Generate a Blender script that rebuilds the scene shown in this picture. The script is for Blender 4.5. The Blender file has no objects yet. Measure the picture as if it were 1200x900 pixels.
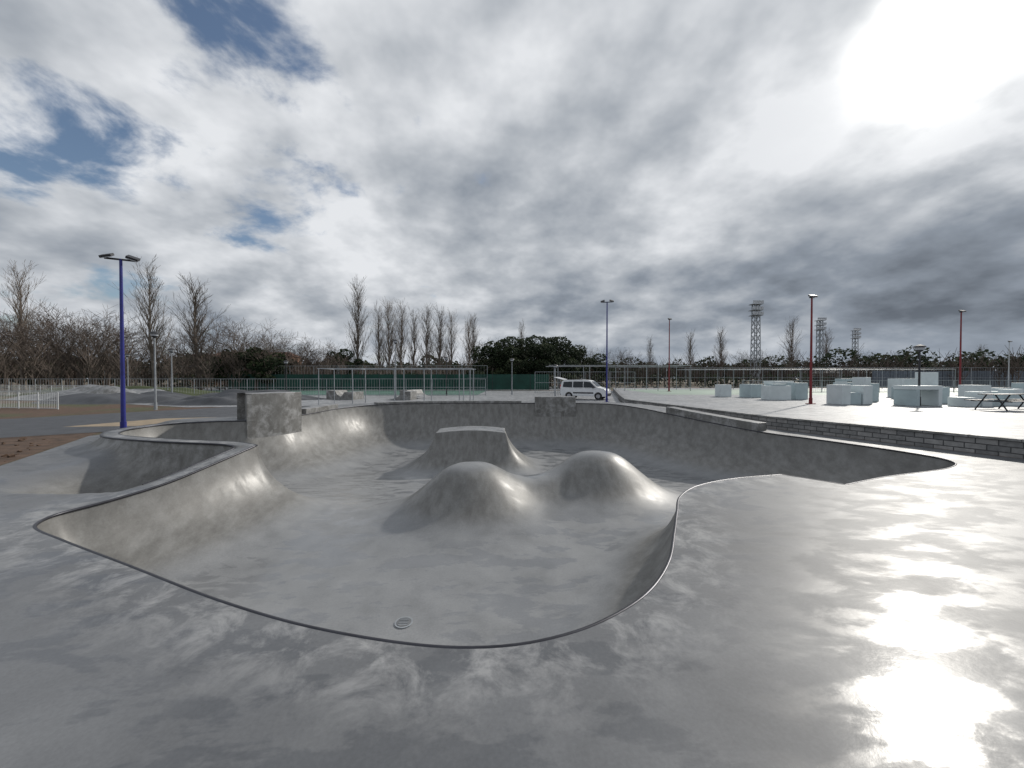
import bpy, bmesh, math, random
import numpy as np
from mathutils import Vector, Matrix, noise as mnoise
from mathutils.geometry import delaunay_2d_cdt
random.seed(7); rng=np.random.default_rng(5)
scene=bpy.context.scene
COL=scene.collection
# ------------------------------------------------------------ node helpers
class NT:
    def __init__(s,nt): s.nt=nt; s.n=nt.nodes; s.l=nt.links
    def node(s,t,**k):
        n=s.n.new(t)
        for a,b in k.items(): setattr(n,a,b)
        return n
    def put(s,sock,v):
        if v is None: return
        if hasattr(v,'is_output'): s.l.new(v,sock)
        else:
            if hasattr(sock.default_value,'__len__') and not hasattr(v,'__len__'): v=(v,)*len(sock.default_value)
            if hasattr(v,'__len__') and len(sock.default_value)==4 and len(v)==3: v=tuple(v)+(1,)
            sock.default_value=v
    def m(s,op,a,b=None,c=None,clamp=False):
        n=s.node('ShaderNodeMath',operation=op,use_clamp=clamp)
        s.put(n.inputs[0],a); s.put(n.inputs[1],b)
        if c is not None: s.put(n.inputs[2],c)
        return n.outputs[0]
    def vm(s,op,a,b=None):
        n=s.node('ShaderNodeVectorMath',operation=op)
        s.put(n.inputs[0],a)
        if op=='SCALE': s.put(n.inputs[3],b)
        elif b is not None: s.put(n.inputs[1],b)
        return n.outputs['Value'] if op in('DOT_PRODUCT','LENGTH') else n.outputs[0]
    def noise(s,vec,scale,detail=4,rough=.5,dist=0):
        n=s.node('ShaderNodeTexNoise'); s.put(n.inputs['Vector'],vec)
        n.inputs['Scale'].default_value=scale; n.inputs['Detail'].default_value=detail
        n.inputs['Roughness'].default_value=rough; n.inputs['Distortion'].default_value=dist
        return n.outputs['Fac']
    def ramp(s,f,stops):
        n=s.node('ShaderNodeValToRGB'); s.put(n.inputs[0],f)
        e=n.color_ramp.elements
        while len(e)<len(stops): e.new(.5)
        for i,(p,c) in enumerate(stops):
            e[i].position=p; e[i].color=(tuple(c)[:3]+(1,)) if hasattr(c,'__len__') else (c,c,c,1)
        return n.outputs[0]
    def mix(s,f,a,b,mode='MIX'):
        n=s.node('ShaderNodeMix',data_type='RGBA',blend_type=mode)
        s.put(n.inputs[0],f); s.put(n.inputs[6],a); s.put(n.inputs[7],b)
        return n.outputs[2]
    def mr(s,v,a,b,c,d,smooth=False):
        n=s.node('ShaderNodeMapRange')
        if smooth: n.interpolation_type='SMOOTHSTEP'
        s.put(n.inputs[0],v)
        for i,x in enumerate((a,b,c,d)): n.inputs[i+1].default_value=x
        return n.outputs[0]
def mat(name,color=(.5,.5,.5),rough=.6,metal=0,vary=.25,scale=3,bump=0,bscale=20):
    m=bpy.data.materials.new(name); m.use_nodes=True
    t=NT(m.node_tree); b=t.n['Principled BSDF']
    co=t.node('ShaderNodeTexCoord').outputs['Object']
    f=t.noise(co,scale,3,.6)
    lo=tuple(c*(1-vary) for c in color); hi=tuple(min(1,c*(1+vary)) for c in color)
    t.put(b.inputs['Base Color'],t.ramp(f,[(.3,lo),(.7,hi)]))
    b.inputs['Roughness'].default_value=rough
    b.inputs['Metallic'].default_value=metal
    if bump:
        bn=t.node('ShaderNodeBump'); bn.inputs['Strength'].default_value=bump; bn.inputs['Distance'].default_value=.02
        t.put(bn.inputs['Height'],t.noise(co,bscale,4,.6)); t.put(b.inputs['Normal'],bn.outputs[0])
    return m
def link(o): COL.objects.link(o); return o
def mesh_obj(name,verts,faces,mats=(),smooth=False,fm=None):
    me=bpy.data.meshes.new(name); me.from_pydata([tuple(v) for v in verts],[],[tuple(f) for f in faces])
    for m in mats: me.materials.append(m)
    if smooth: me.polygons.foreach_set('use_smooth',[True]*len(me.polygons))
    if fm is not None: me.polygons.foreach_set('material_index',fm)
    me.update(); return link(bpy.data.objects.new(name,me))
class MB:
    """mesh builder collecting parts into one mesh"""
    def __init__(s): s.v=[]; s.f=[]; s.m=[]
    def box(s,c,d,mi=0,rot=None):
        b=len(s.v); M=rot or Matrix.Identity(3)
        for i in (-1,1):
            for j in (-1,1):
                for k in (-1,1):
                    s.v.append(Vector(c)+M@Vector((i*d[0]/2,j*d[1]/2,k*d[2]/2)))
        for q in ((0,1,3,2),(4,6,7,5),(0,4,5,1),(2,3,7,6),(0,2,6,4),(1,5,7,3)): s.f.append([b+x for x in q]); s.m.append(mi)
    def tube(s,a,b,r0,r1,n=8,mi=0,cap=True):
        a=Vector(a); b=Vector(b); d=(b-a)
        if d.length<1e-6: return
        d.normalize(); u=d.orthogonal().normalized(); w=d.cross(u); base=len(s.v)
        for p,r in ((a,r0),(b,r1)):
            for i in range(n):
                t=2*math.pi*i/n; s.v.append(p+u*(r*math.cos(t))+w*(r*math.sin(t)))
        for i in range(n):
            j=(i+1)%n; s.f.append([base+i,base+j,base+n+j,base+n+i]); s.m.append(mi)
        if cap:
            s.f.append([base+i for i in range(n)][::-1]); s.m.append(mi)
            s.f.append([base+n+i for i in range(n)]); s.m.append(mi)
    def obj(s,name,mats,bevel=0,smooth=False,loc=(0,0,0),rz=0):
        o=mesh_obj(name,s.v,s.f,mats,smooth,s.m); o.location=loc; o.rotation_euler=(0,0,rz)
        if bevel:
            b=o.modifiers.new('b','BEVEL'); b.width=bevel; b.segments=2; b.limit_method='ANGLE'
        return o
# ------------------------------------------------------------ concrete
def concrete(name,base=1.0,wet=1.0,tint=(.98,1.01,1.06)):
    m=bpy.data.materials.new(name); m.use_nodes=True
    t=NT(m.node_tree); b=t.n['Principled BSDF']
    co=t.node('ShaderNodeTexCoord').outputs['Object']
    geo=t.node('ShaderNodeNewGeometry'); nz=t.node('ShaderNodeSeparateXYZ'); t.l.new(geo.outputs['Normal'],nz.inputs[0]); nz=nz.outputs[2]
    at=t.node('ShaderNodeAttribute'); at.attribute_name='lipdist'; lip=at.outputs['Fac']
    at2=t.node('ShaderNodeAttribute'); at2.attribute_name='inside'; ins=at2.outputs['Fac']
    mp=t.node('ShaderNodeMapping'); t.l.new(co,mp.inputs[0]); mp.inputs['Rotation'].default_value=(0,0,-.75); mp.inputs['Scale'].default_value=(1,2.2,1)
    big=t.noise(co,.33,3,.5,.2); mid=t.noise(co,1.6,6,.58,.3); fine=t.noise(co,34,3,.7); wetn=t.noise(mp.outputs[0],1.25,6,.60,.25)
    mp2=t.node('ShaderNodeMapping'); t.l.new(co,mp2.inputs[0]); mp2.inputs['Scale'].default_value=(2.0,1.0,.8)
    streak=t.noise(mp2.outputs[0],2.4,7,.66,.1)
    k=base
    c=t.ramp(big,[(.3,(.13*k*tint[0],.13*k*tint[1],.13*k*tint[2])),(.7,(.185*k*tint[0],.185*k*tint[1],.185*k*tint[2]))])
    c=t.mix(1,c,t.ramp(mid,[(.25,(.84,.84,.84)),(.5,(1,1,1)),(.75,(1.16,1.16,1.15))]),'MULTIPLY')
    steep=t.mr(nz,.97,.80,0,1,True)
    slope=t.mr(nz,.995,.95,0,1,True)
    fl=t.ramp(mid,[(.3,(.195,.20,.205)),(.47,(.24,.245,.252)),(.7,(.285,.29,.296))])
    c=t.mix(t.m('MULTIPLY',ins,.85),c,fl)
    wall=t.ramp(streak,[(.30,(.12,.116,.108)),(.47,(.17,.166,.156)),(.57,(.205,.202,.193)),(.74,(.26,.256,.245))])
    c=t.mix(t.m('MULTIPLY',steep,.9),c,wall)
    c=t.mix(1,c,t.ramp(fine,[(.3,(.90,.90,.90)),(.7,(1.09,1.09,1.09))]),'MULTIPLY')
    # damp concrete is darker
    pud=t.m('MULTIPLY',t.mr(wetn,.49,.57,0,1,True),t.m('SUBTRACT',1,slope))
    c=t.mix(t.m('MULTIPLY',pud,.9*wet),c,t.mix(1,c,(.70,.71,.73),'MULTIPLY'))
    outl=t.m('MULTIPLY',t.m('SUBTRACT',1,ins),t.mr(lip,.02,1.0,1,0,True))
    dust=t.m('MULTIPLY',outl,t.mr(t.noise(co,2.6,8,.7,.4),.46,.64,0,.75))
    c=t.mix(dust,c,(.40,.40,.40))
    t.put(b.inputs['Base Color'],c)
    t.put(b.inputs['Roughness'],t.m('ADD',t.mr(wetn,.42,.60,.55,.44,True),t.m('MULTIPLY',ins,-.07)))
    t.put(b.inputs['Specular IOR Level'],t.m('ADD',.24,t.m('MULTIPLY',ins,.16)))
    # thin water film = clear coat, stronger in the puddles, absent on the drained slopes
    film=t.m('MULTIPLY',t.m('ADD',t.m('MULTIPLY',pud,t.m('ADD',.34,t.m('MULTIPLY',ins,.45))),.10),t.m('SUBTRACT',1,slope))
    t.put(b.inputs['Coat Weight'],t.m('MULTIPLY',t.m('MULTIPLY',film,wet),t.m('SUBTRACT',1,dust)))
    t.put(b.inputs['Coat Roughness'],t.m('ADD',t.mr(mid,.3,.7,.15,.28),t.m('MULTIPLY',ins,-.06))); b.inputs['Coat IOR'].default_value=1.40
    bn=t.node('ShaderNodeBump'); bn.inputs['Strength'].default_value=.3; bn.inputs['Distance'].default_value=.006
    h=t.m('ADD',t.m('MULTIPLY',mid,.6),t.m('MULTIPLY',fine,.12)); t.put(bn.inputs['Height'],h); t.put(b.inputs['Normal'],bn.outputs[0])
    bn2=t.node('ShaderNodeBump'); bn2.inputs['Strength'].default_value=.4; bn2.inputs['Distance'].default_value=.014; t.put(bn2.inputs['Height'],mid); t.put(b.inputs['Coat Normal'],bn2.outputs[0])
    return m
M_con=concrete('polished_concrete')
M_con2=concrete('plaza_concrete',1.6,1.0)
M_block=concrete('precast_concrete',1.05,.05)
M_steel=mat('coping_steel',(.06,.06,.07),.4,.7)
M_galv=mat('galvanised_steel',(.33,.35,.37),.5,.4)
M_white=mat('white_paint',(.55,.57,.58),.5,0,.08)
M_blue=mat('blue_paint',(.02,.025,.20),.4)
M_red=mat('red_paint',(.20,.02,.025),.5)
M_dark=mat('dark_metal',(.03,.03,.035),.5)
M_lens=mat('lamp_glass',(.5,.52,.55),.15,0,.1)
M_asph=mat('asphalt',(.055,.058,.065),.6,0,.3,1.5,.4,60)
M_soil=mat('soil',(.085,.052,.034),.95,0,.5,2.5,1,9)
M_grass=mat('grass',(.06,.075,.03),.95,0,.45,.25,1,6)
M_tan=mat('tan_paving',(.30,.23,.15),.6)
M_mint=mat('mint_paint',(.42,.51,.53),.5,0,.12,1.2)
M_mintw=mat('pale_paint',(.64,.70,.71),.5,0,.1,1.2)
M_green=mat('green_windscreen',(.012,.06,.045),.8,0,.3,.6)
M_greenline=mat('green_court',(.045,.12,.09),.65,0,.3,.3)
M_bark=mat('bare_bark',(.18,.15,.125),.9)
M_bark2=mat('dark_bark',(.105,.082,.068),.9)
# ------------------------------------------------------------ bowl lip (metres)
ctrl=[(.13,2.86,0,0),(.68,3.08,0,0),(1.25,3.52,0,0),(1.72,4.15,0,0),(2.12,4.95,0,0),(2.5,5.75,0,0),(2.85,6.45,0,0),(3.46,7.1,0,0),(4.4,7.6,0,0),(5.6,7.93,0,1),
(6.25,7.16,0,1),(7.6,7.75,0,0),(9.5,8.4,0,0),(10.4,8.95,0,0),(10.75,9.6,0,0),(10.6,10.7,0,0),(10.0,12.5,0,0),(9.2,14.1,.02,0),(8.3,16.4,.15,0),(7.5,18.5,.3,0),(6.8,20.4,.42,0),(5.8,22.0,.5,0),(4.4,22.9,.5,0),
(1,23.1,.5,0),(-3,23.1,.5,0),(-6,22.6,.5,0),(-7.9,21.2,.5,0),(-8.7,19.3,.48,0),(-8.85,17,.45,0),(-9.1,15.2,.45,0),(-9.7,14.0,.45,1),
(-10.8,13.75,.45,0),(-11.65,12.9,.45,0),(-11.7,11.6,.43,0),(-10.7,10.5,.44,0),(-8.5,9.6,.47,0),(-6.7,9.3,.45,0),(-5.98,8.95,.44,1),
(-6.1,8.0,.28,0),(-6.3,7.0,.1,0),(-6.55,6.2,0.02,0),(-6.72,5.6,0,0),(-6.45,5.14,0,0),(-5.6,4.72,0,0),(-4.1,4.06,0,0),(-2.75,3.46,0,0),(-1.8,3.1,0,0),(-1.0,2.89,0,0),(-.4,2.81,0,0)]
def smooth_lip(c,step=.09):
    n=len(c); out=[]
    for i in range(n):
        p0,p1,p2,p3=[c[(i+k)%n] for k in(-1,0,1,2)]
        P0,P1,P2,P3=[np.array(p[:3]) for p in(p0,p1,p2,p3)]
        t1=(P2-P0)/2
        t2=(P3-P1)/2
        L=np.linalg.norm(P2-P1); 
        a=np.linalg.norm(P1-P0);b=np.linalg.norm(P3-P2)
        t1=t1*min(1,2*L/(L+a)) ; t2=t2*min(1,2*L/(L+b))
        if p1[3]: t1=(P2-P1)*.8
        if p2[3]: t2=(P2-P1)*.8
        k=max(2,int(L/step))
        for j in range(k):
            s=j/k; out.append((2*s**3-3*s**2+1)*P1+(s**3-2*s**2+s)*t1+(-2*s**3+3*s**2)*P2+(s**3-s**2)*t2)
    return np.array(out)
LIP=smooth_lip(ctrl)
A=LIP[:,:2]; B=np.roll(A,-1,0); ZA=LIP[:,2]; ZB=np.roll(ZA,-1)
def inside(pts,poly):
    x=pts[:,0][:,None]; y=pts[:,1][:,None]; a=poly; b=np.roll(poly,-1,0)
    c=((a[:,1]>y)!=(b[:,1]>y))&(x<(b[:,0]-a[:,0])*(y-a[:,1])/(b[:,1]-a[:,1]+1e-12)+a[:,0])
    return (c.sum(1)%2)==1
def lipq(pts):
    D=[];Z=[];I=[]
    for s in range(0,len(pts),2000):
        p=pts[s:s+2000][:,None,:]; ab=B-A; t=np.clip(((p-A)*ab).sum(2)/((ab**2).sum(1)+1e-12),0,1)
        q=A+t[...,None]*ab; d=np.sqrt(((p-q)**2).sum(2)); k=d.argmin(1); r=np.arange(len(k))
        D.append(d[r,k]); Z.append(ZA[k]+(ZB[k]-ZA[k])*t[r,k]); I.append(inside(pts[s:s+2000],A))
    return np.concatenate(D),np.concatenate(Z),np.concatenate(I)
def sst(a,b,x): t=np.clip((x-a)/(b-a),0,1); return t*t*(3-2*t)
def gauss(x,y,cx,cy,sx,sy,ang=0):
    c,s=math.cos(ang),math.sin(ang); dx=x-cx; dy=y-cy; u=(dx*c+dy*s)/sx; v=(-dx*s+dy*c)/sy
    return u*u+v*v
RIDGE=.34
def height(pts):
    d,zl,ins=lipq(pts); x=pts[:,0]; y=pts[:,1]
    floor=-1.25-.6*sst(8.5,16,y)
    H=zl-floor; ang=math.radians(79); R=H/(1-math.cos(ang)); W=R*math.sin(ang)
    u=np.clip(W-d,0,None); zin=floor+R-np.sqrt(np.clip(R*R-u*u,0,None))
    def bump(cx,cy,sx,sy,h,a): 
        g=np.sqrt(gauss(x,y,cx,cy,sx,sy,a)); return h/(1+g**3.0)*np.clip(1.2-.2*g,0,1)
    b1=bump(-1.0,9.2,1.2,1.15,1.22,.2); b2=bump(2.35,10.6,1.35,1.15,1.34,.3); b3=bump(.7,9.95,1.9,.85,.75,.36)
    hb=(b1**3+b2**3+b3**3)**(1/3)
    c,s=math.cos(.05),math.sin(.05); dx=np.abs((x+1.75)*c+(y-16.6)*s)-1.45; dy=np.abs(-(x+1.75)*s+(y-16.6)*c)-.75
    dd=np.sqrt(np.clip(dx,0,None)**2+np.clip(dy,0,None)**2); Wv=2.0; HT=1.58
    tv=np.clip(dd/Wv,0,1); hv=HT*(1-np.sqrt(np.clip(1-(1-tv)**2*.93,0,1)))/(1-math.sqrt(.07)) 
    hv=np.where(dd<=0,HT+.10*np.cos(np.clip((x+1.75)/1.45,-1,1)*1.57),hv)
    zin=np.maximum(zin,floor+hv)+hb*sst(0,1.5,d)
    lz=sst(5.9,6.9,y)*sst(-5.9,-6.3,x)*sst(14.6,13.2,y)
    base=-1.3*lz*sst(12.5,9.5,y)*sst(-10.2,-7.6,x)*sst(6.6,7.4,y)
    bb=base*sst(3.6,1.6,d)
    t=np.clip((d-RIDGE)/1.3,0,1)
    q=np.where(d<=RIDGE,1,1-np.sqrt(np.clip(1-(1-t)**2,0,1)))
    zq=bb+(zl-bb)*q
    zo=zl*sst(3.4,1.6,d)
    zout=zo*(1-lz)+zq*lz
    return np.where(ins,zin,zout),d,ins.astype(float)
DECK=np.array([(-34,-9),(-34,6.2),(-13,7.0),(-11.2,8.0),(-12.6,10.2),(-14.6,13.2),(-14.2,17),(-12.8,21.5),(-12.2,27.5),(8.1,27.5),(10.2,15.3),(12.6,9.5),(14.7,4.4),(20.1,-9)],float)
def densify(poly,step):
    o=[]
    for i in range(len(poly)):
        a=poly[i]; b=poly[(i+1)%len(poly)]; k=max(1,int(np.linalg.norm(b-a)/step))
        for j in range(k): o.append(a+(b-a)*j/k)
    return np.array(o)
DB=densify(DECK,.6)
P=[];E=[]
P.append(DB); nb=len(DB); E+=[(i,(i+1)%nb) for i in range(nb)]
P.append(A); nl=len(A); E+=[(nb+i,nb+(i+1)%nl) for i in range(nl)]
tan_=np.roll(A,-1,0)-np.roll(A,1,0); tan_/=np.linalg.norm(tan_,axis=1)[:,None]; nrm=np.stack([-tan_[:,1],tan_[:,0]],1)
if not inside((A[5:6]+nrm[5:6]*.05),A)[0]: nrm=-nrm   # nrm points into the bowl
off=[]
for s in (.012,.035,.075,.13,.2,.29,.4,.52): off.append((s,A+nrm*s))
for s in (.03,.12,.24,RIDGE-.012,RIDGE+.006,RIDGE+.03,RIDGE+.07,RIDGE+.13,RIDGE+.21,RIDGE+.31,RIDGE+.43): off.append((s,A-nrm*s))
for s,q in off:
    d,_,_=lipq(q); P.append(q[d>s*.985-1e-4])
# crisp rim of the flat-topped box in the bowl
def boxq(g):
    c,s=math.cos(.05),math.sin(.05); X=(g[:,0]+1.75)*c+(g[:,1]-16.6)*s; Y=-(g[:,0]+1.75)*s+(g[:,1]-16.6)*c
    return np.maximum(np.abs(X)-1.45,np.abs(Y)-.75)
for o_ in (-.03,-.002,.012,.035,.07,.12,.18,.25):
    hx,hy=1.45+o_,.75+o_; rr=densify(np.array([(-hx,-hy),(hx,-hy),(hx,hy),(-hx,hy)],float),.08)
    c,s=math.cos(.05),math.sin(.05); P.append(np.column_stack([rr[:,0]*c-rr[:,1]*s-1.75,rr[:,0]*s+rr[:,1]*c+16.6]))
def grid(x0,x1,y0,y1,st):
    X,Y=np.meshgrid(np.arange(x0,x1,st),np.arange(y0,y1,st)); g=np.stack([X.ravel(),Y.ravel()],1); return g+rng.uniform(-.15,.15,g.shape)*st
g=grid(-13,11.5,2,24.5,.13); d,_,ins=lipq(g); lz=(g[:,0]<-5.8)&(g[:,1]>5); bq=boxq(g)
keep=((ins)&(d>.58)&~((bq>-.07)&(bq<.31)))|((~ins)&(d>RIDGE+.5)&lz&(d<4.5)); P.append(g[keep & inside(g,DECK)])
g=grid(-33,20,-9,27,.5); d,_,ins=lipq(g); keep=(~ins)&(d>RIDGE+.5)&inside(g,DECK)&~((g[:,0]<-5.8)&(g[:,1]>5)&(d<4.6))
db=np.min(np.linalg.norm(g[:,None,:]-DB[None],axis=2),1); P.append(g[keep&(db>.25)])
pts=np.concatenate(P)
res=delaunay_2d_cdt([Vector(p) for p in pts],E,[],0,1e-5)
V2=np.array([tuple(v) for v in res[0]]); F=np.array(res[2])
cen=V2[F].mean(1); F=F[inside(cen,DECK)]
Z,D,I=height(V2)
dbd=np.concatenate([np.min(np.linalg.norm(V2[s:s+3000][:,None,:]-DB[None],axis=2),1) for s in range(0,len(V2),3000)])
Z=Z*np.clip(dbd/.5,0,1)
V3=np.column_stack([V2,Z])
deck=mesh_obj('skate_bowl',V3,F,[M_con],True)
for nm,arr in (('lipdist',D),('inside',np.where(D<1e-4,0,I))):
    a=deck.data.attributes.new(nm,'FLOAT','POINT'); a.data.foreach_set('value',arr.astype(np.float32))
me=deck.data; lipflag=D<1e-3
ed=np.zeros(len(me.edges)*2,dtype=np.int32); me.edges.foreach_get('vertices',ed); ed=ed.reshape(-1,2)
sa=me.attributes.new('sharp_edge','BOOLEAN','EDGE'); sa.data.foreach_set('value',lipflag[ed[:,0]]&lipflag[ed[:,1]])
def curve_tube(name,pts,r,m,cyclic=False,parent=None):
    c=bpy.data.curves.new(name,'CURVE'); c.dimensions='3D'; c.bevel_depth=r; c.bevel_resolution=3
    s=c.splines.new('POLY'); s.points.add(len(pts)-1)
    for i,p in enumerate(pts): s.points[i].co=(p[0],p[1],p[2],1)
    s.use_cyclic_u=cyclic; c.materials.append(m); o=link(bpy.data.objects.new(name,c))
    if parent: o.parent=parent
    return o
cp=np.column_stack([A+nrm*.012,LIP[:,2]-.014])
curve_tube('coping',cp,.022,M_steel,True,deck)
q=A-nrm*RIDGE; d,zl,_=lipq(q); sel=[(q[i][0],q[i][1],zl[i]-.01) for i in range(nl) if d[i]>RIDGE*.98 and q[i][0]<-5.9 and 6.9<q[i][1]<13.3]
curve_tube('quarter_pipe_coping',sel,.022,M_steel,False,deck)
# drain
mb=MB(); mb.tube((0,0,-.02),(0,0,.012),.12,.12,28,0); mb.tube((0,0,.0125),(0,0,.016),.095,.095,28,1); 
for i in range(-2,3): mb.box((0,i*.032,.019),(.12,.012,.005),0)
zz,_,_=height(np.array([[-1.43,5.03]])); mb.obj('drain_cover',[M_galv,M_block],loc=(-1.43,5.03,float(zz[0])))
# ------------------------------------------------------------ walls rising from the lip
def lip_wall(name,pred,h,th,inset=.0,zb=-.1,mt=None):
    idx=[i for i in range(nl) if pred(A[i])]
    mb=MB(); n=len(idx)
    for k,i in enumerate(idx):
        p=A[i]+nrm[i]*inset; q=A[i]-nrm[i]*th; z=LIP[i,2]
        mb.v+= [Vector((p[0],p[1],z+zb)),Vector((p[0],p[1],z+h)),Vector((q[0],q[1],z+h)),Vector((q[0],q[1],z-.6))]
    for k in range(n-1):
        a=4*k;b=a+4
        for j in range(4):
            j2=(j+1)%4; mb.f.append([a+j,a+j2,b+j2,b+j]); mb.m.append(0)
    mb.f.append([0,3,2,1]); mb.m.append(0); e=4*(n-1); mb.f.append([e,e+1,e+2,e+3]); mb.m.append(0)
    o=mb.obj(name,[mt or M_block],bevel=.015); return o
lip_wall('concrete_block_wall',lambda p:p[0]<-8.8 and 13.99<p[1]<16.0 and p[0]>-9.75 ,.98,.8,.22,-1.0)
lip_wall('concrete_ledge',lambda p:p[0]<-8.4 and 16.5<p[1]<19.3,.22,.6,.02)
lip_wall('concrete_extension',lambda p:p[0]>7 and 14.2<p[1]<18.6,.30,.5,.02)
lip_wall('concrete_block_wall',lambda p:1.3<p[0]<3.8 and p[1]>20,.38,.5,.28,-1.0)
lip_wall('concrete_extension',lambda p:-7.6<p[0]<.6 and p[1]>20,.12,.5,.02)
# ------------------------------------------------------------ ground
def ring_ground():
    big=np.array([(-900,-200),(900,-200),(900,1500),(-900,1500)],float); pp=np.concatenate([DB,densify(big,100),grid(-80,80,-30,120,8)])
    dd=inside(pp,DECK); 
    keep=np.ones(len(pp),bool); keep[nb:]=~dd[nb:]; pp=pp[keep]
    r=delaunay_2d_cdt([Vector(p) for p in pp],[(i,(i+1)%nb) for i in range(nb)],[],0,1e-5)
    v=np.array([tuple(x) for x in r[0]]); f=np.array(r[2]); c=v[f].mean(1); f=f[~inside(c,DECK)]
    return mesh_obj('ground',np.column_stack([v,np.zeros(len(v))]),f,[M_ground])
M_ground=bpy.data.materials.new('ground_earth'); M_ground.use_nodes=True
t=NT(M_ground.node_tree); b=t.n['Principled BSDF']; co=t.node('ShaderNodeTexCoord').outputs['Object']
f1=t.noise(co,.12,4,.6,.3); f2=t.noise(co,3,5,.7)
c=t.mix(t.mr(f1,.45,.58,0,1,True),(.10,.062,.042),(.07,.075,.035)); c=t.mix(1,c,t.ramp(f2,[(.3,(.6,.6,.6)),(.7,(1.4,1.35,1.3))]),'MULTIPLY')
t.put(b.inputs['Base Color'],c); b.inputs['Roughness'].default_value=.9
bn=t.node('ShaderNodeBump'); bn.inputs['Distance'].default_value=.08; t.put(bn.inputs['Height'],f2); t.put(b.inputs['Normal'],bn.outputs[0])
ring_ground()
def sheet(name,poly,z,m):
    n=len(poly); return mesh_obj(name,[(p[0],p[1],z) for p in poly],[list(range(n))],[m])
sheet('soil_bed',[(-40,6.3),(-13,7.05),(-11.25,8.05),(-12.65,10.2),(-14.65,13.2),(-15.2,14.2),(-18,12.0),(-40,8.5)],.004,M_soil)
sheet('asphalt_path',[(-70,-2),(-40,7.6),(-18,12.0),(-14.9,14.4),(-14.25,17),(-12.85,21.5),(-12.25,27.6),(-18.5,28),(-24.5,18.8),(-70,7)],.008,M_asph)
sheet('tan_pavement',[(-18.3,15.6),(-15.6,15.9),(-15.0,19.5),(-17.2,18.8)],.012,M_tan)
sheet('paved_area',[(-22,26),(-12.25,27.6),(8.1,27.55),(9.5,34),(16,60),(-40,60),(-40,34)],.016,M_con2)
sheet('green_court',[(-60,44),(-4,44),(-4,62),(-60,62)],.024,M_greenline)
sheet('sports_court',[(-4,62),(14,62),(14,90),(-60,90),(-60,62)],.02,M_con2)
mb=MB(); R=random.Random(9)
for i in range(260):
    x=R.uniform(-24,-11.5); y=R.uniform(7.4,12.5); s=R.uniform(.015,.06)
    if inside(np.array([[x,y]]),DECK)[0]: continue
    mb.box((x,y,s*.4),(s*2,s*1.6,s),0,Matrix.Rotation(R.uniform(0,3),3,Vector((R.random(),R.random(),R.random()+.1))))
mb.obj('soil_clods',[M_soil])
def blob(name,cx,cy,rx,ry,h,m,seed,n=36):
    v=[];f=[]
    for i in range(n+1):
        for j in range(n+1):
            u=i/n*2-1; w=j/n*2-1; r=max(0,1-(u*u+w*w)); nn=mnoise.noise(Vector((u*2.3+seed,w*2.3,seed)))
            z=h*(r**1.1)*(.75+.9*nn)-.03; v.append((cx+u*rx,cy+w*ry,z))
    for i in range(n):
        for j in range(n): a=i*(n+1)+j; f.append([a,a+n+1,a+n+2,a+1])
    return mesh_obj(name,v,f,[m],True)
blob('pump_track_mound',-33,33,7,4,1.1,M_asph,1); blob('pump_track_mound',-23,30,5,2.6,.8,M_asph,4); blob('pump_track_mound',-40,38,9,4,1.3,M_block,7)
blob('pump_track_mound',-24,36,7,3,1.0,M_asph,9); blob('grass_verge',-45,45,14,4,1.3,M_grass,11)
def ramp(name,x,y,w,l,h,rz):
    mb=MB(); n=10; prof=[(0,0)]+[(l*k/n, h*(1-math.sqrt(max(0,1-(k/n)**2)))) for k in range(1,n+1)]+[(l+.8,h),(l+.8,0)]
    for s in(-w/2,w/2):
        for p in prof: mb.v.append(Vector((p[0],s,p[1])))
    k=len(prof)
    mb.f.append(list(range(k))[::-1]); mb.f.append([k+i for i in range(k)]); mb.m+=[0,0]
    for i in range(k): j=(i+1)%k; mb.f.append([i,j,k+j,k+i]); mb.m.append(0)
    return mb.obj(name,[M_block],loc=(x,y,.02),rz=rz)
ramp('skate_ramp',-17,36,2.5,1.8,.7,0); ramp('skate_ramp',-14.5,37,2.5,2,.8,math.pi); ramp('skate_ramp',-11.5,35.5,2.2,1.6,.75,0); ramp('skate_ramp',-8,38,3,1.8,.8,2.9)
# ------------------------------------------------------------ plaza and block wall on the right
wl=[(17.9,-5),(14.75,4.5),(12.66,9.55),(10.26,15.35),(8.2,27.6),(9.6,34),(15.8,60)]
PZ=.45
sheet('plaza',wl+[(120,60),(120,-5)],PZ,M_con2)
M_brick=bpy.data.materials.new('grey_block_masonry'); M_brick.use_nodes=True
t=NT(M_brick.node_tree); b=t.n['Principled BSDF']; uv=t.node('ShaderNodeUVMap').outputs[0]; br=t.node('ShaderNodeTexBrick'); t.l.new(uv,br.inputs['Vector'])
br.inputs['Scale'].default_value=1; br.inputs['Brick Width'].default_value=.4; br.inputs['Row Height'].default_value=.14; br.inputs['Mortar Size'].default_value=.012
br.inputs['Color1'].default_value=(.20,.20,.20,1); br.inputs['Color2'].default_value=(.36,.35,.34,1); br.inputs['Mortar'].default_value=(.09,.09,.09,1)
nn=t.noise(t.node('ShaderNodeTexCoord').outputs['Object'],6,5,.7)
t.put(b.inputs['Base Color'],t.mix(1,br.outputs['Color'],t.ramp(nn,[(.3,(.7,.7,.7)),(.7,(1.2,1.2,1.2))]),'MULTIPLY')); b.inputs['Roughness'].default_value=.8
bn=t.node('ShaderNodeBump'); bn.inputs['Distance'].default_value=.02; t.put(bn.inputs['Height'],t.m('SUBTRACT',nn,br.outputs['Fac'])); t.put(b.inputs['Normal'],bn.outputs[0])
v=[];f=[];uvs=[];L=0
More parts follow.
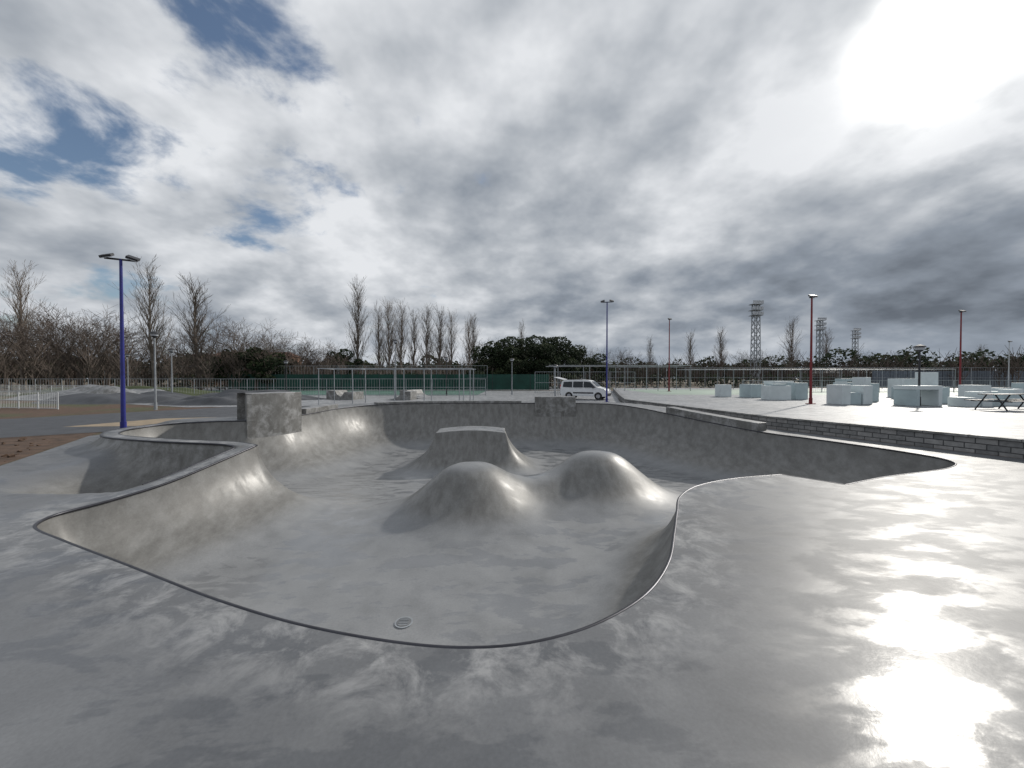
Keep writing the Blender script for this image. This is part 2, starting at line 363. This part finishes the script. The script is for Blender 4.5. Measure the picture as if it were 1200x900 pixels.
for i in range(len(wl)-1):
    a=Vector(wl[i]);b_=Vector(wl[i+1]);k=len(v);l=(b_-a).length
    v+=[(a.x-.02,a.y,-.05),(b_.x-.02,b_.y,-.05),(b_.x-.02,b_.y,PZ-.04),(a.x-.02,a.y,PZ-.04)]; f.append([k,k+1,k+2,k+3]); uvs+=[(L,0),(L+l,0),(L+l,.42),(L,.42)]; L+=l
w=mesh_obj('block_retaining_wall',v,f,[M_brick]); ul=w.data.uv_layers.new(name='UVMap'); 
for i,u in enumerate(uvs): ul.data[i].uv=u
mb=MB()
for i in range(len(wl)-1):
    a=Vector(wl[i]);b_=Vector(wl[i+1]);dv=(b_-a); l=dv.length
    n=int(l/.8)
    for k in range(n):
        c=a+dv*((k+.5)/n); mb.box((c.x+.12,c.y,PZ-.005),(l/n-.012,.36,.07),0,Matrix.Rotation(math.atan2(dv.y,dv.x),3,'Z'))
o=mb.obj('wall_coping',[M_block],bevel=.008); o.parent=w
# ------------------------------------------------------------ lamps
def flood_lamp(name,x,y,z,h,mt,heads=2,r=.075,rz=0):
    mb=MB(); mb.tube((0,0,0),(0,0,h),r,r*.6,14,0); mb.box((0,0,.02),(.36,.36,.04),0); mb.tube((0,0,.04),(0,0,.35),r*1.25,r*1.25,14,0)
    mb.box((0,0,h),(.9 if heads==2 else .3,.06,.06),1)
    for s in ((-1,1) if heads==2 else (0,)):
        R=Matrix.Rotation(.4,3,'X')@Matrix.Rotation(s*.3,3,'Y')
        mb.box((s*.36,-.08,h+.08),(.34,.32,.09),1,R); mb.box((s*.36,-.10,h+.025),(.28,.26,.025),2,R); mb.tube((s*.36,0,h),(s*.36,-.05,h+.1),.03,.03,6,1)
    return mb.obj(name,[mt,M_dark,M_lens],loc=(x,y,z),rz=rz)
flood_lamp('floodlight_post',-14.7,14.5,0,6.45,M_blue,rz=.5)
flood_lamp('floodlight_post',7.9,32,0,8.3,M_blue,rz=-.2)
flood_lamp('floodlight_post',18.2,44.5,PZ,8.3,M_red,1,rz=.2)
flood_lamp('floodlight_post',17.9,23,PZ,6.35,M_red,1)
flood_lamp('floodlight_post',38.5,33,PZ,7.2,M_red,1,.075)
flood_lamp('floodlight_post',75,58,PZ,7,M_white,1,.075)
def round_lamp(x,y,z,h,mt,rr=.28):
    mb=MB(); mb.tube((0,0,0),(0,0,h),.06,.04,12,0); mb.tube((0,0,0),(0,0,.5),.09,.08,12,0)
    mb.tube((0,0,h),(0,0,h+.12),.06,.18,16,1); mb.tube((0,0,h+.12),(0,0,h+.26),.18,.2,16,2); mb.tube((0,0,h+.26),(0,0,h+.34),rr,rr*.8,18,1); mb.tube((0,0,h+.34),(0,0,h+.42),rr*.8,.06,18,1)
    mb.box((0,0,h*.62),(.07,.07,.3),1)
    return mb.obj('street_lamp',[mt,M_dark,M_lens],loc=(x,y,z))
for a in [(-22.3,24,0,4.5,M_galv),(-31,35,0,4.3,M_galv),(-10.6,35,0,5.1,M_galv),(-24.7,42,0,3.5,M_dark),(22.8,21.5,PZ,3.0,M_dark),(0,45,0,3.9,M_galv),(-7.5,44,0,4,M_dark),(4.5,40,0,3,M_galv),(-46,46,0,4.5,M_galv),(-58,62,0,5.5,M_galv)]: round_lamp(*a)
def tower(x,y,h,s=1.6):
    mb=MB(); s2=s/2; c=[(-s2,-s2),(s2,-s2),(s2,s2),(-s2,s2)]
    for a in c: mb.tube((a[0],a[1],0),(a[0]*.75,a[1]*.75,h),.12,.1,5)
    k=int(h/1.6)
    for i in range(k):
        z0=h*i/k;z1=h*(i+1)/k
        for j in range(4):
            a=c[j];b=c[(j+1)%4]; f0=1-.25*i/k; f1=1-.25*(i+1)/k
            mb.tube((a[0]*f0,a[1]*f0,z0),(b[0]*f1,b[1]*f1,z1),.06,.06,4); mb.tube((b[0]*f0,b[1]*f0,z0),(a[0]*f1,a[1]*f1,z1),.06,.06,4)
    for zz in (h,h-1.4,h-2.6):
        mb.box((0,0,zz),(s*1.6,s*1.2,.12))
        for i in range(4): mb.box(((i-1.5)*.62,-s*.6,zz+.45),(.5,.25,.6),1)
    return mb.obj('lattice_light_tower',[M_galv,M_lens],loc=(x,y,0))
tower(57,90,19.2,1.5); tower(88,110,18.4,1.3); tower(116,130,18,1.3)
# ------------------------------------------------------------ frames and fences
def frame(name,x0,x1,y,h,xs,d=2.5,z=0,r=.035,mt=None):
    mb=MB()
    mb.tube((x0,y,h),(x1,y,h),r,r,8); mb.tube((x0,y+d,h),(x1,y+d,h),r,r,8)
    for x in xs:
        mb.tube((x,y,0),(x,y,h),r,r,8); mb.tube((x,y+d,0),(x,y+d,h),r,r,8); mb.tube((x,y,h),(x,y+d,h),r*.8,r*.8,8)
    return mb.obj(name,[mt or M_galv],loc=(0,0,z))
frame('steel_frame',-14.4,-2.9,28.4,2.7,[-14.3,-11.8,-8.7,-6.5,-3.9,-3.1])
frame('steel_frame',4.4,21.5,46,3.5,[5.5,9.3,13.5,17.5,21.4],4)
frame('steel_frame',24,60,52,3.2,[24,30,36,42,48,54,60],4)
def fence(name,p0,p1,h,sp=2.5,wire=.25,mt=None,z=0,rails=(1,.5,.05),r=.035):
    mb=MB(); a=Vector(p0);b=Vector(p1);d=b-a;l=d.length;n=max(1,int(l/sp))
    for i in range(n+1):
        p=a+d*i/n; mb.tube((p.x,p.y,0),(p.x,p.y,h),r,r,6)
    for q in rails: mb.tube((a.x,a.y,h*q),(b.x,b.y,h*q),r*.7,r*.7,5)
    if wire:
        k=int(l/wire)
        for i in range(k): p=a+d*i/k; mb.tube((p.x,p.y,.05),(p.x,p.y,h),.009,.009,3,0,False)
    return mb.obj(name,[mt or M_galv],loc=(0,0,z))
fence('white_fence',(-60,30),(-29,24.5),1.1,1.6,.14,M_white)
fence('white_fence',(-60,44),(-42,40),1.2,1.6,.14,M_white)
fence('mesh_fence',(-60,43.5),(-3,43.5),1.9,3,.3,M_galv)
fence('mesh_fence',(15,60),(110,62),3.2,3,.4,M_galv,PZ)
fence('mesh_fence',(24,40),(95,46),1.3,2.2,.2,M_galv,PZ)
fence('mesh_fence',(3,50),(16,50),2.8,3,.3,M_galv)
fence('mesh_fence',(-4,62),(-70,66),4,4,.5,M_galv)
def screen(name,p0,p1,z0,z1,mt):
    mb=MB(); a=Vector(p0);b=Vector(p1); d=b-a; n=max(2,int(d.length/3))
    for i in range(n):
        c=a+d*((i+.5)/n); mb.box((c.x,c.y,(z0+z1)/2),(d.length/n-.06,.04,z1-z0),0,Matrix.Rotation(math.atan2(d.y,d.x),3,'Z'))
    for i in range(n+1): c=a+d*(i/n); mb.tube((c.x,c.y,0),(c.x,c.y,z1+.1),.05,.05,6,1)
    return mb.obj(name,[mt,M_dark])
screen('green_windscreen_fence',(-46,62.2),(6,62.2),.1,2.6,M_green)
screen('grey_windscreen_fence',(60,64),(112,66),.4,3.2,mat('grey_screen',(.12,.14,.17),.8))
# ------------------------------------------------------------ parkour blocks
def px(name,parts,x,y,rz=0):
    mb=MB()
    for p in parts: mb.box((p[0],p[1],p[2]+p[5]/2),(p[3],p[4],p[5]),p[6] if len(p)>6 else 0)
    return mb.obj(name,[M_mint,M_mintw],bevel=.015,loc=(x,y,PZ+.006),rz=rz)
N='parkour_block'
px(N,[(0,0,0,.9,.9,1.0,1)],17.6,32); px(N,[(0,0,0,1.1,1.2,1.05),(.9,.1,0,.7,.9,.6,1)],19.3,31,.2)
px(N,[(0,0,0,1.5,1.0,1.0,1),(0,.0,1.0,.9,.9,.12)],18.9,27.5,-.1); px(N,[(0,0,0,.9,.9,1.2)],20.8,28)
px(N,[(-.6,0,0,.25,1.4,1.1,1),(.6,0,0,.25,1.4,1.1,1),(0,0,1.1,1.5,1.4,.2,1)],21.5,31)
px(N,[(0,0,0,.55,1.0,1.15,1),(.7,.1,0,.7,1,.7),(1.5,.1,0,.6,1,1.1,1)],19.3,22.7,.1)
px(N,[(0,0,0,.4,.9,1.6,1),(.55,0,0,.5,.9,1.2)],23.2,25.5,.1)
px(N,[(0,0,0,.22,1.2,.9),(1.3,0,0,.22,1.2,.9,1),(.65,0,.9,1.6,1.2,.22,1)],22.2,21.6,.05)
px(N,[(0,0,0,1.2,.35,1.9,1),(.2,-.5,0,.7,.6,1.0)],25.8,23.9,.1)
px(N,[(0,0,0,.9,.8,.5,1),(.9,0,0,.6,.8,.8,1),(1.7,.1,0,.9,.8,.35)],24.6,20.9,.1)
px(N,[(0,0,0,1.6,1,.3,1),(.3,0,.3,1.0,.9,.3),(.6,0,.6,.4,.8,.3,1)],27.6,21.8,-.1)
px(N,[(0,0,0,.7,1.2,1.1,1),(1.1,0,0,.7,1.2,.7),(2,0,0,.5,1.2,.4,1)],29.5,24.5); px(N,[(0,0,0,1.8,1,.5),(0,.2,.5,.8,.8,.4,1)],32,25,.1)
px(N,[(0,0,0,1.2,1.2,1.5,1)],31.5,31); px(N,[(0,0,0,2.0,.4,1.2)],26.5,30.5,.2); px(N,[(0,0,0,1,1,.8,1),(1.2,0,0,.6,1,1.2)],35.5,27.5)
px(N,[(0,0,0,.5,.5,1.3,1),(1.6,0,0,.5,.5,1.3,1),(.8,0,1.3,2.1,.5,.2)],24.0,28,.1); px(N,[(0,0,0,.4,.9,.9),(.9,0,0,.3,.9,1.5,1)],28.8,28.5)
def ptable(x,y,rz):
    mb=MB()
    for s in (-.8,.8):
        mb.tube((s,-.55,0),(s,-.15,.74),.03,.03,8); mb.tube((s,.55,0),(s,.15,.74),.03,.03,8); mb.tube((s,-.7,.43),(s,.7,.43),.025,.025,8)
    for k in range(5): mb.box((0,-.3+k*.15,.76),(2.0,.13,.035))
    for s in(-.72,.72):
        for k in(-.07,.07): mb.box((0,s+k,.455),(2.0,.12,.035))
    return mb.obj('picnic_table',[M_dark],loc=(x,y,PZ+.005),rz=rz)
ptable(23.8,18.6,.2); ptable(26.4,18.9,.1)
sheet('colour_court',[(14,36),(40,34),(70,44),(70,52),(15,52)],PZ+.004,mat('court_green_pale',(.22,.30,.24),.6,0,.2,.3))
# ------------------------------------------------------------ van
def van(x,y,rz):
    root=link(bpy.data.objects.new('parked_van',None)); root.location=(x,y,.02); root.rotation_euler=(0,0,rz)
    pw=mat('van_white',(.75,.76,.77),.25,0,.04); gl=mat('van_glass',(.02,.025,.03),.08,0,.1); ty=mat('tyre',(.02,.02,.02),.8); rd=mat('tail_red',(.5,.02,.02),.3); al=mat('wheel_alloy',(.4,.4,.42),.35,.7)
    prof=[(-2.15,.35),(-2.2,.6),(-2.18,1.1),(-2.08,1.65),(-1.85,1.8),(-.3,1.83),(.45,1.78),(.7,1.68),(1.3,1.15),(1.95,.98),(2.15,.8),(2.2,.5),(2.12,.3),(1.75,.3)]
    def arch(cx): return [(cx+.36*math.cos(a),.33+.36*math.sin(a)) for a in [math.pi*k/8 for k in range(0,9)]]
    prof=prof+[p for p in arch(1.38)]+[p for p in arch(-1.35)]
    bm=bmesh.new(); W=.9
    def wy(z): return W if z<1.05 else W-.13*(z-1.05)/.75
    L=[bm.verts.new((p[0],-wy(p[1]),p[1])) for p in prof]; R=[bm.verts.new((p[0],wy(p[1]),p[1])) for p in prof]; n=len(prof)
    bm.faces.new(L); bm.faces.new(R[::-1])
    for i in range(n): j=(i+1)%n; bm.faces.new([L[i],R[i],R[j],L[j]][::-1])
    bmesh.ops.recalc_face_normals(bm,faces=bm.faces); bmesh.ops.triangulate(bm,faces=[f for f in bm.faces if len(f.verts)>4])
    me=bpy.data.meshes.new('body'); bm.to_mesh(me); me.materials.append(pw); o=link(bpy.data.objects.new('body',me)); o.parent=root
    bv=o.modifiers.new('b','BEVEL'); bv.width=.05; bv.segments=3; bv.limit_method='ANGLE'; bv.angle_limit=.6
    def part(nm,mb,m,b=0): q=mb.obj(nm,[m],bevel=b); q.parent=root
    for s in(-1,1):
        for nm,poly in (('front_window',[(.05,1.12),(1.15,1.12),(.62,1.62),(.05,1.66)]),('side_window',[(-.95,1.12),(-.03,1.12),(-.03,1.66),(-.95,1.66)]),('rear_window',[(-1.95,1.15),(-1.05,1.12),(-1.05,1.66),(-1.88,1.62)])):
            mb=MB(); k=len(poly)
            for e in(0,.02): 
                for p in poly: mb.v.append(Vector((p[0],s*(wy(p[1])+.006-e*1.2),p[1])))
            mb.f=[list(range(k)),[k+i for i in range(k)][::-1]]+[[i,(i+1)%k,k+(i+1)%k,k+i] for i in range(k)]; mb.m=[0]*len(mb.f); part(nm,mb,gl)
        for cx in(1.38,-1.35):
            mb=MB(); mb.tube((cx,s*.70,.33),(cx,s*.9,.33),.33,.33,28); part('wheel',mb,ty,.02)
            mb=MB(); mb.tube((cx,s*.89,.33),(cx,s*.91,.33),.2,.18,14); part('hub',mb,al)
        mb=MB(); mb.box((-2.17,s*.78,1.1),(.1,.16,.5)); part('tail_lamp',mb,rd,.02)
        mb=MB(); mb.box((2.08,s*.66,.8),(.2,.34,.2)); part('headlamp',mb,M_lens,.04)
        mb=MB(); mb.box((.95,s*1.0,1.15),(.12,.2,.2)); part('mirror',mb,M_dark,.03)
        mb=MB(); mb.box((0,s*.905,.62),(1.9,.02,.12)); part('side_moulding',mb,M_dark,.005)
    mb=MB(); mb.v=[Vector(p) for p in [(1.27,-.78,1.19),(1.27,.78,1.19),(.73,.68,1.665),(.73,-.68,1.665),(1.25,-.78,1.16),(1.25,.78,1.16),(.71,.68,1.635),(.71,-.68,1.635)]]
    for p in mb.v[:4]: p.x+=.012; p.z+=.012
    mb.f=[[0,1,2,3],[7,6,5,4],[0,4,5,1],[1,5,6,2],[2,6,7,3],[3,7,4,0]]; mb.m=[0]*6; part('windscreen',mb,gl)
    mb=MB(); mb.box((2.17,0,.48),(.1,1.7,.26)); part('front_bumper',mb,M_dark,.04)
    mb=MB(); mb.box((-2.18,0,.48),(.12,1.7,.24)); part('rear_bumper',mb,M_dark,.04)
    mb=MB(); mb.box((-2.45,0,1.95),(.9,1.5,.05),0,Matrix.Rotation(.25,3,'Y')); part('open_tailgate',mb,pw,.02)
    mb=MB(); mb.box((-2.19,0,1.15),(.05,1.35,1.0)); part('load_opening',mb,gl)
van(6.9,36,-.45)
# ------------------------------------------------------------ trees
def bare_mesh(name,H,style,seed,mt):
    R=random.Random(seed); mb=MB()
    def br(p,d,l,r,lev):
        n=3 if lev<2 else 2
        for i in range(n):
            nd=(d+Vector((R.uniform(-1,1),R.uniform(-1,1),R.uniform(-.3,.6)))*(.10 if style=='pop' else .24)+Vector((0,0,.10 if style=='pop' else .05))).normalized()
            q=p+nd*(l/n); r2=r*(.8 if i<n-1 else .6); mn=.008 if style=='pop' else .011; mb.tube(p,q,max(r,mn),max(r2,mn*.8),5 if lev==0 else 3,0,False)
            if lev<4:
                for _ in range(2 if style=='pop' or lev>1 else 3):
                    a=R.uniform(0,6.28); sp=R.uniform(.25,.5) if style=='pop' else R.uniform(.5,1.0)
                    u=nd.orthogonal().normalized(); w=nd.cross(u); sd=(nd+(u*math.cos(a)+w*math.sin(a))*sp*1.2).normalized()
                    br(q,sd,l*R.uniform(.45,.68),r2*.5,lev+1)
            p=q; d=nd; r=r2
    if style=='pop':
        top=H; p=Vector((0,0,0)); n=16; r=.16
        for i in range(n):
            q=p+Vector((R.uniform(-.06,.06),R.uniform(-.06,.06),top*.93/n)); r2=.16*(1-(i+1)/n)+.02; mb.tube(p,q,r,r2,6,0,False)
            if i>=2:
                for _ in range(4):
                    a=R.uniform(0,6.28); L=H*.27*(1-.62*i/n)*R.uniform(.6,1.2); br(q,Vector((math.cos(a)*.40,math.sin(a)*.40,1)).normalized(),L,r2*.3+.012,2)
            p=q;r=r2
    else:
        p=Vector((0,0,0)); q=Vector((.1,.05,H*.22)); mb.tube(p,q,.2,.15,7,0,False)
        for _ in range(6):
            a=R.uniform(0,6.28); br(q,Vector((math.cos(a)*.75,math.sin(a)*.75,1)).normalized(),H*.42,.09,1)
    o=mesh_obj(name,mb.v,mb.f,[mt]); return o
def place(name,me,x,y,s,rz,sxy=None):
    o=link(bpy.data.objects.new(name,me)); o.location=(x,y,0); o.scale=(sxy or s,sxy or s,s); o.rotation_euler=(0,0,rz); return o
pop=[];brd=[]
for i in range(3):
    o=bare_mesh('bare_poplar_tree',10,'pop',i+3,M_bark); pop.append(o.data); bpy.data.objects.remove(o)
for i in range(3):
    o=bare_mesh('bare_tree',8,'brd',i+20,M_bark2); brd.append(o.data); bpy.data.objects.remove(o)
def at(px_,d): return ((px_-600)/450*d,d)
for k,(p,d,top,w) in enumerate([(28,62,322,1),(180,58,322,1),(235,64,338,1.3),(420,80,338,.9),(446,86,366,.9),(458,84,360,1),(470,88,362,.9),(486,88,370,.9),(500,86,366,1),(515,90,368,1),(528,88,372,.9),(548,92,378,.9),(555,86,376,.8),(610,95,383,.7),(925,100,380,1),(845,110,390,1),(808,110,394,1),(968,120,392,1),(1150,140,408,1),(762,120,400,.8)]):
    h=2+(443-top)/450*d; x,y=at(p,d); s=h/10.0; place('bare_poplar_tree',pop[k%3],x,y,s,k*1.7,s*w)
for k,(p,d,top) in enumerate([(-15,55,372),(60,58,368),(95,55,362),(125,60,372),(150,66,385),(80,70,372),(110,72,368),(270,66,378),(298,64,378),(318,72,392),(345,75,394),(375,80,400),(395,82,402),(215,72,390),(8,70,380),(575,100,398),(700,110,408),(735,115,410),(880,120,410),(1010,125,412),(1060,120,413)]):
    h=2+(443-top)/450*d; x,y=at(p,d); s=h/7.6; place('bare_tree',brd[k%3],x,y,s,k*2.1,s*1.15)
M_leaf=bpy.data.materials.new('evergreen_foliage'); M_leaf.use_nodes=True
t=NT(M_leaf.node_tree); b=t.n['Principled BSDF']; a=t.node('ShaderNodeAttribute'); a.attribute_name='shade'
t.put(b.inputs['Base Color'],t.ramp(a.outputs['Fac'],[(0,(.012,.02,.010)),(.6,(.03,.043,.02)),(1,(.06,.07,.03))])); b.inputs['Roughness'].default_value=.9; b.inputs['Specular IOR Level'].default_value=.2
def leaves(name,lobes,size,dens,seed,trunk=None):
    R=random.Random(seed); v=[];f=[];sh=[];fm=[]
    for (cx,cy,cz,rx,ry,rz) in lobes:
        n=int(dens*(rx*ry+rx*rz+ry*rz)); ls=R.uniform(-.15,.15)
        for _ in range(n):
            u=R.uniform(-1,1);a=R.uniform(0,6.28);q=math.sqrt(1-u*u); k=R.uniform(.55,1.0)**.5*(1+.22*mnoise.noise(Vector((q*math.cos(a)*2+cx,q*math.sin(a)*2,u*2+cz))))
            c=Vector((cx+rx*k*q*math.cos(a),cy+ry*k*q*math.sin(a),cz+rz*k*u)); s=size*R.uniform(.5,1.3)
            e1=Vector((R.gauss(0,1),R.gauss(0,1),R.gauss(0,1))).normalized(); e2=e1.orthogonal().normalized()*s; e1=e1*s; b=len(v)
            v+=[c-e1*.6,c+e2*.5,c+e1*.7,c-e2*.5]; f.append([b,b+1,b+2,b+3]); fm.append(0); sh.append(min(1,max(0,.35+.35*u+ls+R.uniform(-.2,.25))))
    mb=MB()
    if trunk:
        for tr in trunk: mb.tube(*tr)
        b=len(v); v+=mb.v; f+=[[b+i for i in q] for q in mb.f]; fm+=[1]*len(mb.f); sh+=[0]*len(mb.f)
    o=mesh_obj(name,v,f,[M_leaf,M_bark2],False,fm); at_=o.data.attributes.new('shade','FLOAT','FACE'); at_.data.foreach_set('value',sh); return o
def pine(p,d,top,w,seed):
    R=random.Random(seed); h=2+(443-top)/450*d; x,y=at(p,d); L=[];T=[((0,0,0),(.2,0,h*.6),.28,.2,7)]
    for i in range(16):
        a=R.uniform(0,6.28); r=w*R.uniform(.1,.85); cz=h*(.60+R.uniform(-.32,.2))-.08*r; s=R.uniform(.8,1.3)*w*.34
        L.append((math.cos(a)*r,math.sin(a)*r,cz,s,s,s*.7)); T.append(((.15,0,h*.5),(math.cos(a)*r,math.sin(a)*r,cz),.09,.04,4))
    L.append((0,0,h*.86,w*.5,w*.5,h*.14))
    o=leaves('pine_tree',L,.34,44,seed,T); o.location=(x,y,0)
for k,a in enumerate([(577,78,400,4),(600,80,394,4.8),(628,76,393,5.2),(655,78,394,5),(676,84,404,4),(560,84,405,3),(590,90,397,4),(645,88,395,4),(615,86,396,4.5),(405,76,409,3),(270,64,409,2.6),(300,62,407,3.2),(325,66,413,2.5),(390,80,412,2.5),(702,100,414,4)]): pine(*a,seed=40+k)
L=[]
R=random.Random(3)
for i in range(46): x=-62+i*2.75+R.uniform(-1,1); L.append((x,70+R.uniform(-2,2),1.1,R.uniform(1.4,2.4),1.2,R.uniform(1.1,2.1)))
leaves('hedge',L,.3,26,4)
L=[]
for i in range(170):
    a=math.radians(-62+124*i/170+R.uniform(-.4,.4)); d=R.uniform(125,165); x=math.sin(a)*d; y=math.cos(a)*d
    right= a>.05
    h=R.uniform(6,10) if right else R.uniform(6,10); w=R.uniform(2.5,5)
    for k in range(3): L.append((x+R.uniform(-2,2),y+R.uniform(-2,2),h*R.uniform(.3,.75),w,w*.8,h*R.uniform(.22,.3)))
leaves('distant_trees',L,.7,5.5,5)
def thicket(a0,a1,n,d0,d1,h0,h1,tw):
    mb=MB()
    for i in range(n):
        a=math.radians(a0+(a1-a0)*i/n+R.uniform(-.3,.3)); d=R.uniform(d0,d1); x=math.sin(a)*d; y=math.cos(a)*d
        h=R.uniform(h0,h1)
        mb.tube((x,y,0),(x+R.uniform(-.3,.3),y,h*.5),.1,.06,3,0,False)
        for k in range(18):
            z=h*R.uniform(.15,.6); aa=R.uniform(0,6.28); l=h*R.uniform(.2,.42); q=(x+math.cos(aa)*l*.6,y+math.sin(aa)*l*.6,z+l); mb.tube((x,y,z),q,.05,.018,3,0,False)
            for j in range(tw): bb=R.uniform(0,6.28); l2=l*.5; m_=((x+q[0])/2,(y+q[1])/2,(z+q[2])/2); mb.tube(m_,(m_[0]+math.cos(bb)*l2*.7,m_[1]+math.sin(bb)*l2*.7,m_[2]+l2*.8),.025,.012,3,0,False)
    mb.obj('distant_bare_thicket',[M_bark2])
thicket(-60,58,420,95,125,4.5,9,0)
thicket(-57,-22,70,72,86,5,9,3)
# ------------------------------------------------------------ distant buildings
def house(name,x,y,w,dp,h,wall,roof,rz=0,floors=2,nw=8):
    root=link(bpy.data.objects.new(name,None)); root.location=(x,y,0); root.rotation_euler=(0,0,rz)
    mb=MB(); mb.box((0,0,h/2),(w,dp,h)); o=mb.obj('walls',[wall]); o.parent=root
    mb=MB(); mb.v=[Vector(p) for p in [(-w/2-.4,-dp/2-.4,h),(w/2+.4,-dp/2-.4,h),(w/2+.4,dp/2+.4,h),(-w/2-.4,dp/2+.4,h),(-w/2+2,0,h+1.6),(w/2-2,0,h+1.6)]]
    mb.f=[[0,1,5,4],[2,3,4,5],[1,2,5],[3,0,4],[3,2,1,0]]; mb.m=[0]*5; o=mb.obj('roof',[roof]); o.parent=root
    mb=MB()
    for fl in range(floors):
        for i in range(nw): mb.box((-w/2+w*(i+.5)/nw,-dp/2,h*(fl+.55)/floors),(w/nw*.45,.1,h/floors*.45))
    mb.box((0,-dp/2-.02,1.1),(1.3,.1,2.2)); o=mb.obj('windows',[M_dark]); o.parent=root
M_br=mat('brick_wall',(.28,.15,.09),.8); M_rf=mat('tile_roof',(.20,.10,.07),.8); M_cr=mat('cream_wall',(.30,.28,.25),.8); M_gr=mat('grey_roof',(.12,.12,.12),.8)
house('brick_house',-78,118,22,9,8.5,M_br,M_rf,.2); house('brick_house',-100,130,16,9,8.5,M_br,M_rf,.3)
house('pavilion_building',92,100,26,8,3.2,M_cr,M_gr,-.4,1,8)
# ------------------------------------------------------------ sky
S=Vector((490,450,393)).normalized()
w=bpy.data.worlds.new('World'); scene.world=w; w.use_nodes=True; t=NT(w.node_tree); t.n.clear()
out=t.node('ShaderNodeOutputWorld'); sky=t.node('ShaderNodeTexSky',sky_type='NISHITA'); sky.sun_disc=False; sky.sun_elevation=math.asin(S.z); sky.sun_rotation=math.atan2(S.x,S.y)
gen=t.node('ShaderNodeTexCoord').outputs['Generated']; dr=t.vm('NORMALIZE',gen); sp=t.node('ShaderNodeSeparateXYZ'); t.l.new(dr,sp.inputs[0])
z=t.m('MAXIMUM',sp.outputs[2],0); inv=t.m('DIVIDE',1,t.m('ADD',z,.34)); cb=t.node('ShaderNodeCombineXYZ'); t.put(cb.inputs[0],t.m('MULTIPLY',sp.outputs[0],inv)); t.put(cb.inputs[1],t.m('MULTIPLY',sp.outputs[1],inv)); cb.inputs[2].default_value=9.3
p=cb.outputs[0]
n1=t.noise(p,2.3,8,.55,0); p2=t.vm('ADD',p,(.07,.065,.03)); n2=t.noise(p2,2.3,5,.55,0); nb_=t.noise(p,1.05,2,.5)
rel=t.m('SUBTRACT',n1,n2)
def spot(pxx,pyy,k):
    v=Vector((pxx-600,450,443-pyy)).normalized(); return t.m('POWER',t.m('MAXIMUM',t.vm('DOT_PRODUCT',dr,tuple(v)),0),k)
hole=None
for a in [(300,238,260,.62),(300,70,110,.36),(95,180,300,.30),(700,180,220,.44),(10,100,100,.12)]:
    s=t.m('MULTIPLY',spot(*a[:3]),a[3]); hole=s if hole is None else t.m('ADD',hole,s)
n3=t.noise(p,4.0,7,.58,.2)
sd=t.m('MAXIMUM',t.vm('DOT_PRODUCT',dr,tuple(S)),0)
dens=t.m('SUBTRACT',t.m('ADD',t.m('MULTIPLY',t.m('SUBTRACT',n3,.5),2.2),t.m('ADD',.84,t.m('MULTIPLY',t.m('POWER',sd,4),.7))),hole)
mask=t.mr(dens,.26,.66,0,1,True)
br_=t.m('ADD',t.mr(t.m('ADD',t.m('MULTIPLY',n1,.5),t.m('MULTIPLY',nb_,.5)),.38,.62,1.0,.36),t.m('MULTIPLY',rel,2.0))
for a in [(1100,325,90,-.42),(930,315,120,-.24),(640,345,90,-.10),(1150,200,60,-.10),(40,20,30,-.14),(480,110,20,.18),(120,215,60,.10),(420,290,120,.08),(760,100,25,.14)]: br_=t.m('ADD',br_,t.m('MULTIPLY',spot(*a[:3]),a[3]))
cc=t.ramp(br_,[(0,(.13,.15,.18)),(.35,(.26,.295,.345)),(.65,(.46,.49,.53)),(1,(.78,.80,.83))])
haze=t.mr(z,0,.13,.65,0,True); cc=t.mix(haze,cc,(.35,.40,.47))
gl=t.m('ADD',t.m('MULTIPLY',t.m('POWER',sd,600),6),t.m('MULTIPLY',t.m('POWER',sd,90),.34)); gl=t.m('MULTIPLY',gl,t.mr(n3,.3,.65,1.3,.6))
gcol=t.mix(1,(1,.97,.91),gl,'MULTIPLY')
cc=t.mix(1,cc,gcol,'ADD')
bgs=t.node('ShaderNodeBackground'); t.l.new(sky.outputs[0],bgs.inputs[0]); bgs.inputs[1].default_value=.10
bgc=t.node('ShaderNodeBackground'); t.put(bgc.inputs[0],cc); bgc.inputs[1].default_value=1
mx=t.node('ShaderNodeMixShader'); t.put(mx.inputs[0],mask); t.l.new(bgs.outputs[0],mx.inputs[1]); t.l.new(bgc.outputs[0],mx.inputs[2]); t.l.new(mx.outputs[0],out.inputs[0])
sl=bpy.data.lights.new('sun','SUN'); sl.energy=2.8; sl.angle=math.radians(1.5); sl.color=(1,.95,.87); so=link(bpy.data.objects.new('sun',sl)); so.rotation_euler=S.to_track_quat('Z','Y').to_euler(); so.location=(30,30,30)
# ------------------------------------------------------------ camera
cam=bpy.data.cameras.new('camera'); cam.sensor_width=36; cam.lens=13.5; cam.clip_end=4000; cam.clip_start=.05
co_=link(bpy.data.objects.new('camera',cam)); co_.location=(0,0,2); co_.rotation_euler=(math.radians(90-.89),0,0); scene.camera=co_
scene.view_settings.view_transform='Standard'; scene.view_settings.look='None'; scene.view_settings.exposure=0
